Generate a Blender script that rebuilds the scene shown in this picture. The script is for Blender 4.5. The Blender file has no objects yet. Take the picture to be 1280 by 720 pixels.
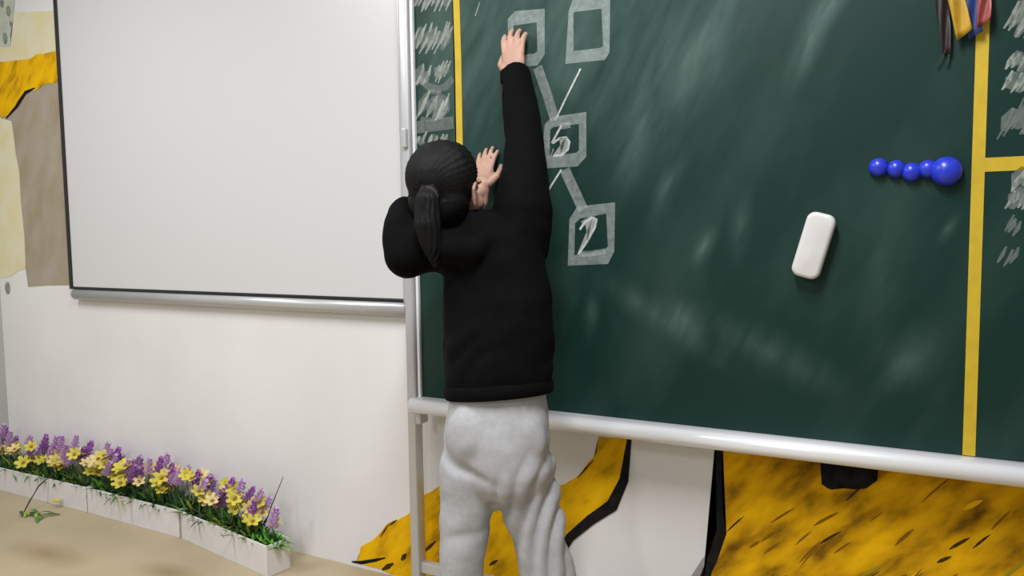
import bpy, bmesh, math, random
import numpy as np
from mathutils import Vector, Matrix, noise as mnoise
random.seed(7); rng = np.random.default_rng(7)
scene = bpy.context.scene
COL = scene.collection

# ---------------------------------------------------------------- camera
F_PX = 950.0
CAM = np.array([0.0, -2.30, 1.3294])
FW = np.array([-0.46783838, 0.8805826, -0.07550854])
RT = np.array([0.88349454, 0.46825635, -0.01316755])
UP = np.array([-0.02376224, 0.07287167, 0.99705821])
cam_d = bpy.data.cameras.new('camera'); cam = bpy.data.objects.new('camera', cam_d); COL.objects.link(cam)
cam_d.sensor_width = 36; cam_d.lens = 36 * F_PX / 1280; cam_d.clip_start = .02
cam.matrix_world = Matrix(((RT[0], UP[0], -FW[0], CAM[0]), (RT[1], UP[1], -FW[1], CAM[1]), (RT[2], UP[2], -FW[2], CAM[2]), (0, 0, 0, 1)))
scene.camera = cam

# ---------------------------------------------------------------- light
w = bpy.data.worlds.new('world'); scene.world = w; w.use_nodes = True
w.node_tree.nodes['Background'].inputs[0].default_value = (.975, .985, 1, 1)
w.node_tree.nodes['Background'].inputs[1].default_value = .30
def lamp(name, loc, sx, sy, power, col=(.985, .99, 1), rot=(0, 0, 0)):
    l = bpy.data.lights.new(name, 'AREA'); l.shape = 'RECTANGLE'; l.size = sx; l.size_y = sy
    l.energy = power; l.color = col
    o = bpy.data.objects.new(name, l); COL.objects.link(o); o.location = loc; o.rotation_euler = rot
    return o
# ceiling fluorescent fittings of the classroom, a row across the room and one further back on the left
lamp('ceiling_lamp', (-.55, -1.65, 3.15), .35, 1.2, 84)
lamp('ceiling_lamp', (-3.0, -1.9, 3.15), .35, 1.2, 60)
lamp('ceiling_lamp', (-1.8, -4.8, 3.15), .35, 1.2, 60)
scene.view_settings.view_transform = 'Standard'; scene.view_settings.look = 'None'
scene.view_settings.gamma = 1; scene.view_settings.use_curve_mapping = False
scene.view_settings.exposure = -.12

# ---------------------------------------------------------------- helpers
def ray(x, y):
    d = FW * F_PX + RT * (x - 640) - UP * (y - 360); return d / np.linalg.norm(d)
def at(x, y, dep):                      # point at a depth along the view
    d = ray(x, y); return CAM + d * dep / (d @ FW)
def pl(x, y, Y):                        # point on the plane y = Y (parallel to the wall)
    d = ray(x, y); return CAM + d * (Y - CAM[1]) / d[1]
def fl(x, y, z=0.):                     # point at height z
    d = ray(x, y); return CAM + d * (z - CAM[2]) / d[2]

MATS = {}
def mat(name, col, rough=.6, metal=0., var=None, scale=8., bump=0., bscale=40., stretch=None, detail=6., spec=None, col3=None):
    if name in MATS: return MATS[name]
    m = bpy.data.materials.new(name); m.use_nodes = True; MATS[name] = m
    nt = m.node_tree; b = nt.nodes['Principled BSDF']
    b.inputs['Base Color'].default_value = (*col, 1); b.inputs['Roughness'].default_value = rough; b.inputs['Metallic'].default_value = metal
    if spec is not None: b.inputs['Specular IOR Level'].default_value = spec
    tc = nt.nodes.new('ShaderNodeTexCoord'); mp = nt.nodes.new('ShaderNodeMapping')
    nt.links.new(tc.outputs['Object'], mp.inputs[0])
    if stretch:
        mp.vector_type = 'TEXTURE'; mp.inputs['Rotation'].default_value = stretch[0]; mp.inputs['Scale'].default_value = stretch[1]
    if var:
        n = nt.nodes.new('ShaderNodeTexNoise'); n.inputs['Scale'].default_value = scale; n.inputs['Detail'].default_value = detail
        nt.links.new(mp.outputs[0], n.inputs[0])
        cr = nt.nodes.new('ShaderNodeValToRGB'); cr.color_ramp.elements[0].position = .32; cr.color_ramp.elements[1].position = .68
        cr.color_ramp.elements[0].color = (*var, 1); cr.color_ramp.elements[1].color = (*col, 1)
        if col3:
            e = cr.color_ramp.elements.new(.5); e.color = (*col3, 1)
        nt.links.new(n.outputs[0], cr.inputs[0]); nt.links.new(cr.outputs[0], b.inputs['Base Color'])
    if bump:
        n2 = nt.nodes.new('ShaderNodeTexNoise'); n2.inputs['Scale'].default_value = bscale; n2.inputs['Detail'].default_value = 5
        nt.links.new(mp.outputs[0], n2.inputs[0])
        bp = nt.nodes.new('ShaderNodeBump'); bp.inputs['Strength'].default_value = bump; bp.inputs['Distance'].default_value = .01
        nt.links.new(n2.outputs[0], bp.inputs['Height']); nt.links.new(bp.outputs[0], b.inputs['Normal'])
    return m

def tag(o, label=None, cat=None, group=None, kind=None):
    if label: o['label'] = label
    if cat: o['category'] = cat
    if group: o['group'] = group
    if kind: o['kind'] = kind
    return o
def empty(name, loc=(0, 0, 0)):
    o = bpy.data.objects.new(name, None); COL.objects.link(o); o.location = loc; o.empty_display_size = .05; return o
def link(name, me, m, parent=None, smooth=False):
    if m and not me.materials: me.materials.append(m)
    if smooth: me.polygons.foreach_set('use_smooth', [True] * len(me.polygons))
    o = bpy.data.objects.new(name, me); COL.objects.link(o)
    if parent:
        o.parent = parent
        if parent.parent is None: o.matrix_parent_inverse = Matrix.Translation(parent.location).inverted()
    return o
def from_bm(name, bm, m, parent=None, smooth=False):
    bmesh.ops.recalc_face_normals(bm, faces=bm.faces[:])
    me = bpy.data.meshes.new(name); bm.to_mesh(me); bm.free(); return link(name, me, m, parent, smooth)
def box_bm(a, b, bev=0., seg=2, bm=None):
    bm2 = bmesh.new(); bmesh.ops.create_cube(bm2, size=1)
    for v in bm2.verts: v.co = Vector([a[i] + (v.co[i] + .5) * (b[i] - a[i]) for i in range(3)])
    if bev: bmesh.ops.bevel(bm2, geom=bm2.edges[:], offset=bev, segments=seg, affect='EDGES', profile=.5)
    return bm2
def box(name, a, b, m, parent=None, bev=0., seg=2, smooth=False):
    return from_bm(name, box_bm(a, b, bev, seg), m, parent, smooth)
def prism_y(name, pts, y0, y1, m, parent=None):
    """polygon given as (x, z), extruded from y0 (back) to y1 (front)"""
    bm = bmesh.new()
    f = [bm.verts.new((p[0], y1, p[1])) for p in pts]; b = [bm.verts.new((p[0], y0, p[1])) for p in pts]
    bm.faces.new(f); bm.faces.new(b[::-1])
    n = len(pts)
    for i in range(n): bm.faces.new((f[i], b[i], b[(i + 1) % n], f[(i + 1) % n]))
    bmesh.ops.triangulate(bm, faces=[fc for fc in bm.faces if len(fc.verts) > 4])
    return from_bm(name, bm, m, parent)
def extrude_x(name, prof, x0, x1, m, parent=None, smooth=False):
    """profile given as (y, z), extruded along x"""
    bm = bmesh.new()
    a = [bm.verts.new((x0, p[0], p[1])) for p in prof]; b = [bm.verts.new((x1, p[0], p[1])) for p in prof]
    bm.faces.new(a); bm.faces.new(b[::-1]); n = len(prof)
    for i in range(n): bm.faces.new((a[i], b[i], b[(i + 1) % n], a[(i + 1) % n]))
    o = from_bm(name, bm, m, parent)
    if smooth:
        for p in o.data.polygons: p.use_smooth = len(p.vertices) == 4
    return o
def ribbon_y(name, pts, width, Y, thick, m, parent=None, widths=None):
    """a flat stroke following (x, z) points lying on the plane y = Y"""
    pts = [Vector((p[0], p[1])) for p in pts]; L = []; R = []
    for i, p in enumerate(pts):
        d = (pts[min(i + 1, len(pts) - 1)] - pts[max(i - 1, 0)]).normalized(); n = Vector((-d.y, d.x)); h = (widths[i] if widths else width) / 2
        L.append(p + n * h); R.append(p - n * h)
    return prism_y(name, L + R[::-1], Y, Y - thick, m, parent)

# ---------------------------------------------------------------- materials
M_wall = mat('plaster', (.80, .785, .785), .75, var=(.745, .725, .725), scale=2.2, bump=.06, bscale=30)
M_floor = mat('floor_vinyl', (.47, .385, .25), .5, var=(.40, .325, .205), scale=3., detail=8)
def floor_stains():
    nt = M_floor.node_tree; b = nt.nodes['Principled BSDF']; src = b.inputs['Base Color'].links[0].from_socket
    tc = nt.nodes.new('ShaderNodeTexCoord')
    for (px, py), rx, ry in (((58, 692), .30, .10), ((212, 716), .20, .08)):
        c = fl(px, py); mm = nt.nodes.new('ShaderNodeMapping'); mm.vector_type = 'TEXTURE'
        mm.inputs['Location'].default_value = tuple(c); mm.inputs['Scale'].default_value = (rx, ry, 1)
        gr = nt.nodes.new('ShaderNodeTexGradient'); gr.gradient_type = 'SPHERICAL'
        nt.links.new(tc.outputs['Object'], mm.inputs[0]); nt.links.new(mm.outputs[0], gr.inputs[0])
        mu = nt.nodes.new('ShaderNodeMath'); mu.operation = 'MULTIPLY'; mu.inputs[1].default_value = .75; nt.links.new(gr.outputs['Fac'], mu.inputs[0])
        mx = nt.nodes.new('ShaderNodeMix'); mx.data_type = 'RGBA'; mx.inputs[7].default_value = (.25, .165, .06, 1)
        nt.links.new(mu.outputs[0], mx.inputs[0]); nt.links.new(src, mx.inputs[6]); src = mx.outputs[2]
    nt.links.new(src, b.inputs['Base Color'])
floor_stains()
M_white = mat('whiteboard_enamel', (.645, .64, .65), .32)
M_black = mat('black_plastic', (.012, .012, .014), .4)
M_alu = mat('aluminium', (.86, .86, .88), .25, .2)
M_alu2 = mat('aluminium_painted', (.56, .56, .57), .35, .4)
M_tape = mat('yellow_paint', (.62, .43, .018), .6, var=(.54, .37, .016), scale=25)
M_yel = mat('mural_yellow', (.90, .53, .004), .85, spec=.1, var=(.34, .18, .004), col3=(.80, .44, .004), scale=16, stretch=((0, .75, 0), (1, 1, 2.6)), bump=.3, bscale=25)
M_ochre = mat('mural_ochre', (.86, .48, .004), .85, spec=.1, var=(.15, .07, .004), col3=(.62, .32, .004), scale=15, stretch=((0, .80, 0), (1, 1, 2.4)), bump=.3, bscale=25)
M_ink = mat('mural_black', (.008, .0075, .008), .9, var=(.02, .02, .02), scale=30, spec=.05)
M_pale = mat('mural_pale_yellow', (.72, .64, .36), .75, var=(.74, .70, .55), scale=9)
M_palegreen = mat('mural_pale_green', (.60, .62, .50), .75, var=(.42, .46, .40), scale=14)
M_trunk = mat('mural_grey_brown', (.40, .345, .29), .75, var=(.33, .265, .17), scale=9, stretch=((0, .5, 0), (1, 1, 1.8)))
M_grey = mat('mural_grey', (.35, .34, .33), .75, var=(.25, .25, .25), scale=20)

def chalk_mat(name, alpha, col):
    m = bpy.data.materials.new(name); m.use_nodes = True; nt = m.node_tree; MATS[name] = m
    b = nt.nodes['Principled BSDF']; b.inputs['Base Color'].default_value = (*col, 1); b.inputs['Roughness'].default_value = .95
    b.inputs['Specular IOR Level'].default_value = .1
    tc = nt.nodes.new('ShaderNodeTexCoord'); n = nt.nodes.new('ShaderNodeTexNoise'); n.inputs['Scale'].default_value = 60; n.inputs['Detail'].default_value = 6
    nt.links.new(tc.outputs['Object'], n.inputs[0])
    mr = nt.nodes.new('ShaderNodeMapRange'); mr.inputs['From Min'].default_value = .3; mr.inputs['From Max'].default_value = .7
    mr.inputs['To Min'].default_value = alpha * .72; mr.inputs['To Max'].default_value = min(1, alpha * 1.25)
    nt.links.new(n.outputs[0], mr.inputs['Value']); nt.links.new(mr.outputs[0], b.inputs['Alpha'])
    return m
M_chalk = chalk_mat('chalk_soft', .26, (.72, .80, .78))
M_chalk_f = chalk_mat('chalk_faint', .15, (.74, .82, .78))
M_chalk_s = chalk_mat('chalk_strong', .62, (.8, .84, .82))

# chalkboard enamel with dusty smears of half wiped chalk and a painted upper-left sheen
YB = -.08                                # front face of the chalkboard
def board_material():
    m = bpy.data.materials.new('green_board_enamel'); m.use_nodes = True; nt = m.node_tree
    b = nt.nodes['Principled BSDF']; b.inputs['Roughness'].default_value = .46; b.inputs['Specular IOR Level'].default_value = .22
    tc = nt.nodes.new('ShaderNodeTexCoord')
    nz = nt.nodes.new('ShaderNodeTexNoise'); nz.inputs['Scale'].default_value = 3.2; nz.inputs['Detail'].default_value = 8
    mp = nt.nodes.new('ShaderNodeMapping'); mp.vector_type = 'TEXTURE'; mp.inputs['Rotation'].default_value = (0, .45, 0); mp.inputs['Scale'].default_value = (.62, 1, 1.6)
    nt.links.new(tc.outputs['Object'], mp.inputs[0]); nt.links.new(mp.outputs[0], nz.inputs[0])
    mr = nt.nodes.new('ShaderNodeMapRange'); mr.inputs['From Min'].default_value = .48; mr.inputs['From Max'].default_value = .85; mr.inputs['To Max'].default_value = .05
    nt.links.new(nz.outputs[0], mr.inputs['Value']); acc = mr.outputs[0]
    # streaky grain inside the smears
    n2 = nt.nodes.new('ShaderNodeTexNoise'); n2.inputs['Scale'].default_value = 14; n2.inputs['Detail'].default_value = 6
    mp2 = nt.nodes.new('ShaderNodeMapping'); mp2.vector_type = 'TEXTURE'; mp2.inputs['Rotation'].default_value = (0, .45, 0); mp2.inputs['Scale'].default_value = (.6, 1, 2.6)
    nt.links.new(tc.outputs['Object'], mp2.inputs[0]); nt.links.new(mp2.outputs[0], n2.inputs[0])
    g = nt.nodes.new('ShaderNodeMapRange'); g.inputs['From Min'].default_value = .2; g.inputs['From Max'].default_value = .9
    nt.links.new(n2.outputs[0], g.inputs['Value'])
    # (pixel centre, half length, half width in m, lean from vertical in rad, strength)
    smear_sheen = [((1012, 48), .13, .035, .35, .30), ((1040, 5), .09, .03, .6, .25), ((855, 400), .07, .05, -.5, .32), ((925, 280), .10, .03, .1, .22), ((880, 308), .06, .025, .5, .22),
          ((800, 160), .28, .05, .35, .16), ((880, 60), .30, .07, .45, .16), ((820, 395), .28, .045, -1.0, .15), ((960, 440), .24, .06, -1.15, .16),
          ((1130, 450), .10, .06, .6, .20), ((1100, 350), .20, .06, .2, .08), ((740, 390), .10, .03, .1, .14), ((690, 20), .62, .42, .4, .17), ((850, 70), .45, .30, .4, .08), ((560, 60), .4, .2, .2, .14),  # the two broadest entries paint the brighter sheen of the upper-left board
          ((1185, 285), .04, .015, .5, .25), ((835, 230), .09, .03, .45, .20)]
    for (px, py), hl, hw, lean, st in smear_sheen:
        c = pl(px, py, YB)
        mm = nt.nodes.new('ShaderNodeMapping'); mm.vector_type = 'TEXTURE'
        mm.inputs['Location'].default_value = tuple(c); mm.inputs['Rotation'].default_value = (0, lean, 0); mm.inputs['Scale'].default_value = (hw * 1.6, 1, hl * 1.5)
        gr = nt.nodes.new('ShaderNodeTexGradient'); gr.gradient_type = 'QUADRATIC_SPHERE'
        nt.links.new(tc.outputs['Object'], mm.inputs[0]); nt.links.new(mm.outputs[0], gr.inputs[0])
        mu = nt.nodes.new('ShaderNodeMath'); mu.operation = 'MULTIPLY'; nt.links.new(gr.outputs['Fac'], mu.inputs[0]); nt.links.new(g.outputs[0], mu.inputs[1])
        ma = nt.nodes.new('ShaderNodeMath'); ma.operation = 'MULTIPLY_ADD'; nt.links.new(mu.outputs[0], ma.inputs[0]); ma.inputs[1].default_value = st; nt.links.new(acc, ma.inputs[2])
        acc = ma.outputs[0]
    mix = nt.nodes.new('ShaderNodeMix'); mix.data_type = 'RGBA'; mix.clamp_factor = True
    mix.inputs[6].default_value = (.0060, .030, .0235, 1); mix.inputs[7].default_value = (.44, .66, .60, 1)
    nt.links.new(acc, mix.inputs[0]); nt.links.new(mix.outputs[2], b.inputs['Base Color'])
    return m
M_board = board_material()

# ---------------------------------------------------------------- setting
XL = -4.325
tag(box('floor', (XL, -6.5, -.06), (3.2, .0, 0), M_floor), kind='structure')
wall = tag(box('wall_front', (XL - .15, 0, -.06), (3.2, .15, 3.2), M_wall), kind='structure')
tag(box('wall_left', (XL - .15, -6.5, -.06), (XL, 0, 3.2), mat('plaster_green_grey', (.46, .47, .42), .75, var=(.4, .42, .38), scale=3)), kind='structure')
# ---------------------------------------------------------------- painted mural on the wall
def wp(pts, Y=-.001):
    out = []
    for p in pts:
        q = pl(p[0], p[1], Y); out.append((q[0], max(q[2], .004)))
    return out
def rough(pts, amp, n=3):
    """wobble an outline like a brush edge"""
    out = []
    for i, p in enumerate(pts):
        q = pts[(i + 1) % len(pts)]
        for k in range(n):
            t = k / n; x = p[0] + (q[0] - p[0]) * t; z = p[1] + (q[1] - p[1]) * t
            out.append((x + random.uniform(-amp, amp), max(.004, z + random.uniform(-amp, amp))))
    return out
mu = tag(empty('painted_mural', (-1.3, 0, 0)), 'yellow painted hill with black edge on the wall behind the legs', 'mural')
prism_y('yellow_paint', rough(wp([(446, 701), (452, 684), (472, 671), (486, 653), (512, 641), (532, 617), (556, 604), (600, 625), (640, 640), (680, 615), (706, 604), (722, 596), (742, 573), (750, 546), (786, 548), (779, 598), (762, 630), (735, 645), (712, 668), (692, 695), (676, 760), (560, 760), (490, 722)]), .005), 0, -.002, M_yel, mu)
ribbon_y('black_edge', wp([(787, 547), (780, 600), (765, 632), (738, 650), (712, 672), (694, 705)]), .03, 0, .003, M_ink, mu, widths=[.014, .03, .04, .034, .03, .02])
ribbon_y('black_edge', wp([(440, 702), (452, 703), (470, 700), (482, 697)]), .012, 0, .003, M_ink, mu, widths=[.004, .014, .012, .004])
for a, b, wd in (((478, 712), (492, 704), .02), ((502, 700), (508, 692), .02), ((530, 690), (545, 676), .012), ((612, 706), (622, 700), .012), ((487, 656), (496, 650), .008), ((742, 575), (722, 597), .006), ((476, 671), (486, 655), .006)):
    ribbon_y('black_dab', wp([a, ((a[0] + b[0]) / 2, (a[1] + b[1]) / 2), b]), wd, 0, .0035, mat('mural_umber', (.06, .032, .008), .9, spec=.05), mu, widths=[wd * .3, wd, wd * .3])
mu2 = tag(empty('painted_mural', (-.1, 0, 0)), 'large ochre rock painted on the wall below the right half of the chalkboard', 'mural')
XR = 1.2
ly = wp([(900, 540), (899, 640), (905, 660), (893, 700), (872, 745), (868, 800), (860, 850)])
prism_y('ochre_paint', rough(ly, .004) [:-3] + [(ly[-1][0], .004), (XR, .004), (XR, .86), (ly[0][0], .86)], 0, -.002, M_ochre, mu2)
ribbon_y('black_edge', wp([(899, 545), (897, 590), (899, 640), (902, 665), (890, 700), (874, 735)]), .02, 0, .003, M_ink, mu2, widths=[.02, .024, .022, .03, .03, .02])
ribbon_y('grey_edge', wp([(893, 682), (882, 704), (868, 730)]), .02, 0, .0028, M_grey, mu2, widths=[.008, .03, .04])
prism_y('black_patch', rough(wp([(1026, 560), (1026, 606), (1040, 611), (1082, 611), (1096, 600), (1098, 560)]), .003), 0, -.004, M_ink, mu2)
rr = random.Random(3)
for k in range(30):                      # loose brush dabs of brown, umber, green and bright yellow
    px = rr.uniform(915, 1290); py = rr.uniform(598, 735); c = pl(px, py, 0); L = rr.uniform(.02, .055)
    if c[2] < .06: continue
    cm = rr.choice([mat('mural_umber', (.06, .032, .008), .9, spec=.05), mat('mural_brown', (.24, .115, .008), .9, spec=.05), mat('mural_brown', (.24, .115, .008), .9, spec=.05), mat('mural_bright', (.80, .48, .006), .9, spec=.05), mat('mural_brown', (.24, .115, .008), .9, spec=.05), mat('mural_olive', (.33, .26, .015), .9, spec=.05)])
    wd = rr.uniform(.003, .009) * (1.8 if 'bright' in cm.name else 1); a = math.radians(rr.uniform(35, 58))
    dx, dz = math.cos(a) * L, math.sin(a) * L
    ribbon_y('brush_dab', [(c[0] - dx, c[2] - dz), (c[0] - dx * .4, c[2] - dz * .35), (c[0] + dx * .4, c[2] + dz * .45), (c[0] + dx, c[2] + dz)], wd, 0, .0022 + .0003 * (k % 5), cm, mu2, widths=[wd * .2, wd, wd * .9, wd * .15])
mu3 = tag(empty('painted_mural', (-3.9, 0, 1.1)), 'tree trunk and yellow leaves painted on the wall left of the whiteboard', 'mural')
prism_y('pale_yellow_paint', rough(wp([(-30, 20), (75, 14), (78, 70), (-30, 95)]), .01), 0, -.0012, M_pale, mu3)
prism_y('pale_green_paint', rough(wp([(-30, -60), (22, -60), (17, 15), (14, 58), (-30, 62)]), .01), 0, -.0016, M_palegreen, mu3)
prism_y('grey_trunk', rough(wp([(0, 146), (30, 100), (110, 90), (110, 354), (36, 358), (26, 280), (15, 200)]), .006), 0, -.0014, M_trunk, mu3)
prism_y('pale_yellow_paint', rough(wp([(-30, 140), (14, 150), (24, 215), (33, 335), (6, 348), (-30, 345)]), .006), 0, -.0018, M_pale, mu3)
prism_y('yellow_paint', rough(wp([(-30, 82), (30, 76), (55, 66), (80, 60), (82, 98), (60, 104), (42, 113), (28, 120), (12, 144), (-30, 150)]), .008), 0, -.0024, M_yel, mu3)
ribbon_y('black_edge', wp([(8, 148), (22, 132), (32, 116), (44, 110)]), .02, 0, .003, M_ink, mu3, widths=[.008, .02, .02, .006])
for q in ((7, 48, .02), (11, 14, .018), (3, 4, .016), (14, 30, .01), (10, 360, .022)):
    c = pl(q[0], q[1], 0); prism_y('grey_dab', [(c[0] + math.cos(a) * q[2], c[2] + math.sin(a) * q[2] * 1.5) for a in np.linspace(0, 6.28, 11)[:-1]], 0, -.0034, mat('mural_grey_green', (.16, .19, .16), .7, var=(.3, .32, .28), scale=30), mu3)

# ---------------------------------------------------------------- whiteboard
wb = tag(empty('whiteboard', (-2.7, 0, 1.05)), 'large blank white board with thin black edge and grey tray', 'whiteboard')
wx0, wx1, wz0, wz1 = -3.645, -1.655, 1.083, 2.62
box('writing_surface', (wx0, -.026, wz0), (wx1, -.003, wz1), M_white, wb, .001)
box('black_side_edge', (wx0 - .022, -.032, wz0 - .012), (wx0 + .003, 0, wz1), M_black, wb, .003)
box('metal_side_edge', (wx1 - .003, -.032, wz0 - .012), (wx1 + .02, 0, wz1), M_alu2, wb, .003)
box('black_bottom_edge', (wx0, -.030, wz0 - .013), (wx1, 0, wz0 - .001), M_black, wb, .002)
extrude_x('tray', [(0, wz0 - .013), (-.034, wz0 - .014), (-.044, wz0 - .022), (-.047, wz0 - .036), (-.042, wz0 - .05), (-.03, wz0 - .062), (0, wz0 - .062)], wx0 + .01, wx1 + .012, M_alu2, wb, True)

# ---------------------------------------------------------------- chalkboard on its stand
cb = tag(empty('chalkboard', (-.5, 0, 0)), 'green chalkboard with yellow dividing lines on a metal stand', 'chalkboard')
bx0, bx1, bz0, bz1 = -1.556, 1.15, .742, 2.42
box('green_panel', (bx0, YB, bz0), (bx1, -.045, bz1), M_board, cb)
box('backing', (bx0 + .01, -.045, bz0 - .02), (bx1 - .01, -.030, bz1), mat('board_backing', (.35, .35, .34), .7), cb)
box('post', (bx0 - .050, -.098, 0), (bx0 - .012, -.05, bz1 + .05), M_alu2, cb, .008, 3, True)
box('side_frame', (bx0 - .004, YB - .012, bz0 - .01), (bx0 + .008, -.05, bz1 + .02), M_alu, cb, .003)
box('top_frame', (bx0, YB - .014, bz1), (bx1, -.03, bz1 + .04), M_alu, cb, .004)
a0 = []
for k in range(10):                      # rounded aluminium chalk tray
    t = math.radians(100 + k * 18); a0.append((YB - .045 + math.cos(t) * .024, bz0 - .026 + math.sin(t) * .026))
extrude_x('chalk_tray', [(-.045, bz0 - .001), (YB - .012, bz0 - .002)] + a0 + [(YB - .02, bz0 - .056), (-.04, bz0 - .05)], bx0 - .01, bx1, M_alu, cb, True)
box('cross_rail', (bx0 - .04, -.085, .085), (bx1, -.055, .125), M_alu2, cb, .004)
box('tray_bracket', (bx0 - .012, -.1, bz0 - .10), (bx0 + .010, -.05, bz0 - .04), M_alu2, cb, .003)
# catch on the post
c = pl(508, 172, -.1)
box('catch', (c[0] - .014, -.112, c[2] - .035), (c[0] + .006, -.097, c[2] + .03), M_alu2, cb, .003)
def bp(x, y): q = pl(x, y, YB); return (q[0], q[2])
def bpath(pts): return [bp(*p) for p in pts]
T = .0012
ribbon_y('yellow_line', [(bp(570, 0)[0] - .003, bz1), (bp(573, 90)[0], 1.9), (bp(573, 90)[0], bz0)], .0245, YB, T, M_tape, cb)
xr = .1325
ribbon_y('yellow_line', [(xr, bz1), (xr, 1.6), (xr, bz0)], .028, YB, T, M_tape, cb)
zc = bp(1255, 205)[1]
ribbon_y('yellow_line', [(xr + .014, zc), (.6, zc), (bx1, zc)], .034, YB, T, M_tape, cb)

# chalk number-bond drawing: squares joined by slanting lines
def chalk_square(outer, inner, label):
    """hand drawn square outline: ring between two outlines of equal count"""
    O = bpath(outer); I = bpath(inner); n = len(O); bm = bmesh.new()
    fo = [bm.verts.new((p[0], YB - T, p[1])) for p in O]; fi = [bm.verts.new((p[0], YB - T, p[1])) for p in I]
    bo = [bm.verts.new((p[0], YB, p[1])) for p in O]; bi = [bm.verts.new((p[0], YB, p[1])) for p in I]
    for k in range(n):
        j = (k + 1) % n
        for q in ((fo[k], fo[j], fi[j], fi[k]), (fo[k], bo[k], bo[j], fo[j]), (fi[k], fi[j], bi[j], bi[k])): bm.faces.new(q)
    return tag(from_bm('chalk_square', bm, M_chalk, cb), label)
chalk_square([(635, 24), (644, 14), (681, 11), (681, 68), (672, 82), (636, 85)], [(642, 32), (650, 31), (671, 28), (672, 64), (668, 67), (642, 70)], 'chalk square under the raised hand')
chalk_square([(711, 14), (718, -5), (763, -9), (762, 66), (756, 75), (707, 80)], [(717, 16), (720, 15), (752, 11), (754, 58), (750, 60), (717, 64)], 'empty chalk square at the top')
chalk_square([(681, 156), (690, 146), (733, 140), (733, 196), (722, 208), (676, 211)], [(688, 162), (692, 159), (724, 155), (724, 188), (720, 191), (687, 195)], 'chalk square with the digit 5')
chalk_square([(712, 274), (722, 258), (769, 253), (768, 314), (760, 330), (710, 332)], [(719, 279), (726, 273), (758, 267), (760, 308), (755, 313), (718, 319)], 'chalk square with the digit 2')
ribbon_y('chalk_line', bpath([(672, 84), (683, 115), (694, 150)]), .032, YB, T * 1.1, M_chalk, cb)
ribbon_y('chalk_line', bpath([(706, 212), (718, 238), (729, 262)]), .034, YB, T * 1.1, M_chalk, cb)
ribbon_y('chalk_line', bpath([(726, 86), (710, 118), (694, 151)]), .006, YB, T * 1.4, M_chalk_s, cb)
ribbon_y('chalk_line', bpath([(702, 212), (690, 231), (677, 252)]), .006, YB, T * 1.4, M_chalk_s, cb)
def digit(name, strokes, label):
    r0 = None
    for pts, wd, m_ in strokes:
        o = ribbon_y('chalk_digit' if r0 is None else 'digit_stroke', bpath(pts), wd, YB, T * (1.5 if m_ is M_chalk_s else 1.2), m_, cb if r0 is None else r0)
        if r0 is None: r0 = tag(o, label)
digit('5', [([(702, 157), (696, 168), (690, 179)], .007, M_chalk_s), ([(700, 158), (707, 157), (713, 156)], .020, M_chalk),
            ([(691, 179), (700, 173), (708, 172), (712, 178), (710, 187), (702, 194), (692, 195)], .008, M_chalk_s)], 'chalk digit 5')
digit('2', [([(725, 287), (731, 278), (740, 272), (746, 274), (744, 284), (734, 302), (723, 318)], .007, M_chalk_s), ([(728, 280), (737, 274), (744, 274)], .018, M_chalk),
            ([(724, 318), (740, 317), (757, 314)], .018, M_chalk)], 'chalk digit 2')
# rows of slanting chalk writing on both sides
def scribble(cx0, cx1, y0, y1, n, lean, seed, m_, label, wd=.006):
    r_ = random.Random(seed); root = None
    for k in range(n):
        x = cx0 + (cx1 - cx0) * (k + .5) / n + r_.uniform(-2, 2); ya = y0 + r_.uniform(0, .35) * (y1 - y0); yb = y1 - r_.uniform(0, .3) * (y1 - y0)
        L = (yb - ya); sx = L * lean
        o = ribbon_y('chalk_writing' if root is None else 'chalk_stroke', bpath([(x + sx / 2, ya), (x + sx * .1 + r_.uniform(-2, 1), (ya + yb) / 2), (x - sx / 2, yb)]), wd, YB, T, m_, cb if root is None else root, widths=[wd * .5, wd * r_.uniform(.8, 1.6), wd * .4])
        if root is None: root = tag(o, label)
    return root
M_chalk_m = chalk_mat('chalk_medium', .34, (.78, .86, .78))
for i, (x0, x1, y0, y1, n) in enumerate([(517, 564, -18, 16, 8), (518, 562, 24, 68, 10), (519, 535, 78, 110, 3), (543, 562, 70, 104, 4), (521, 560, 112, 152, 6), (520, 562, 164, 184, 6)]):
    scribble(x0, x1, y0, y1, n, .42, 20 + i, M_chalk_m, 'pale green chalk writing left of the yellow line', .011)
    scribble(x0, x1, y0 + 3, y1 - 3, max(2, n // 2), .42, 50 + i, M_chalk_f, 'pale green chalk writing left of the yellow line', .03)
ribbon_y('chalk_line', bpath([(514, 160), (540, 157), (567, 153)]), .042, YB, T * .7, M_chalk_f, cb)
ribbon_y('chalk_curve', bpath([(526, 100), (536, 108), (548, 112), (558, 108), (566, 98)]), .025, YB, T * .7, M_chalk_f, cb)
ribbon_y('chalk_curve', bpath([(534, 114), (548, 116), (558, 124), (558, 136), (552, 146), (540, 150), (526, 148)]), .014, YB, T * .7, M_chalk_f, cb)
for i, (x0, x1, y0, y1, n, m_) in enumerate([(1262, 1300, -10, 48, 6, M_chalk_m), (1258, 1300, 62, 92, 5, M_chalk_m), (1256, 1300, 82, 118, 5, M_chalk_m), (1252, 1300, 118, 176, 5, M_chalk_f), (1266, 1300, 208, 240, 5, M_chalk_m), (1260, 1295, 232, 262, 5, M_chalk_m), (1258, 1275, 268, 296, 3, M_chalk_f), (1250, 1272, 306, 336, 3, M_chalk_f)]):
    scribble(x0, x1, y0, y1, n, .55, 80 + i, m_, 'chalk writing right of the yellow line', .009)
    if i < 6: scribble(x0 + 4, x1, y0, y1, 3, .55, 110 + i, M_chalk_f, 'chalk writing right of the yellow line', .028)
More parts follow.
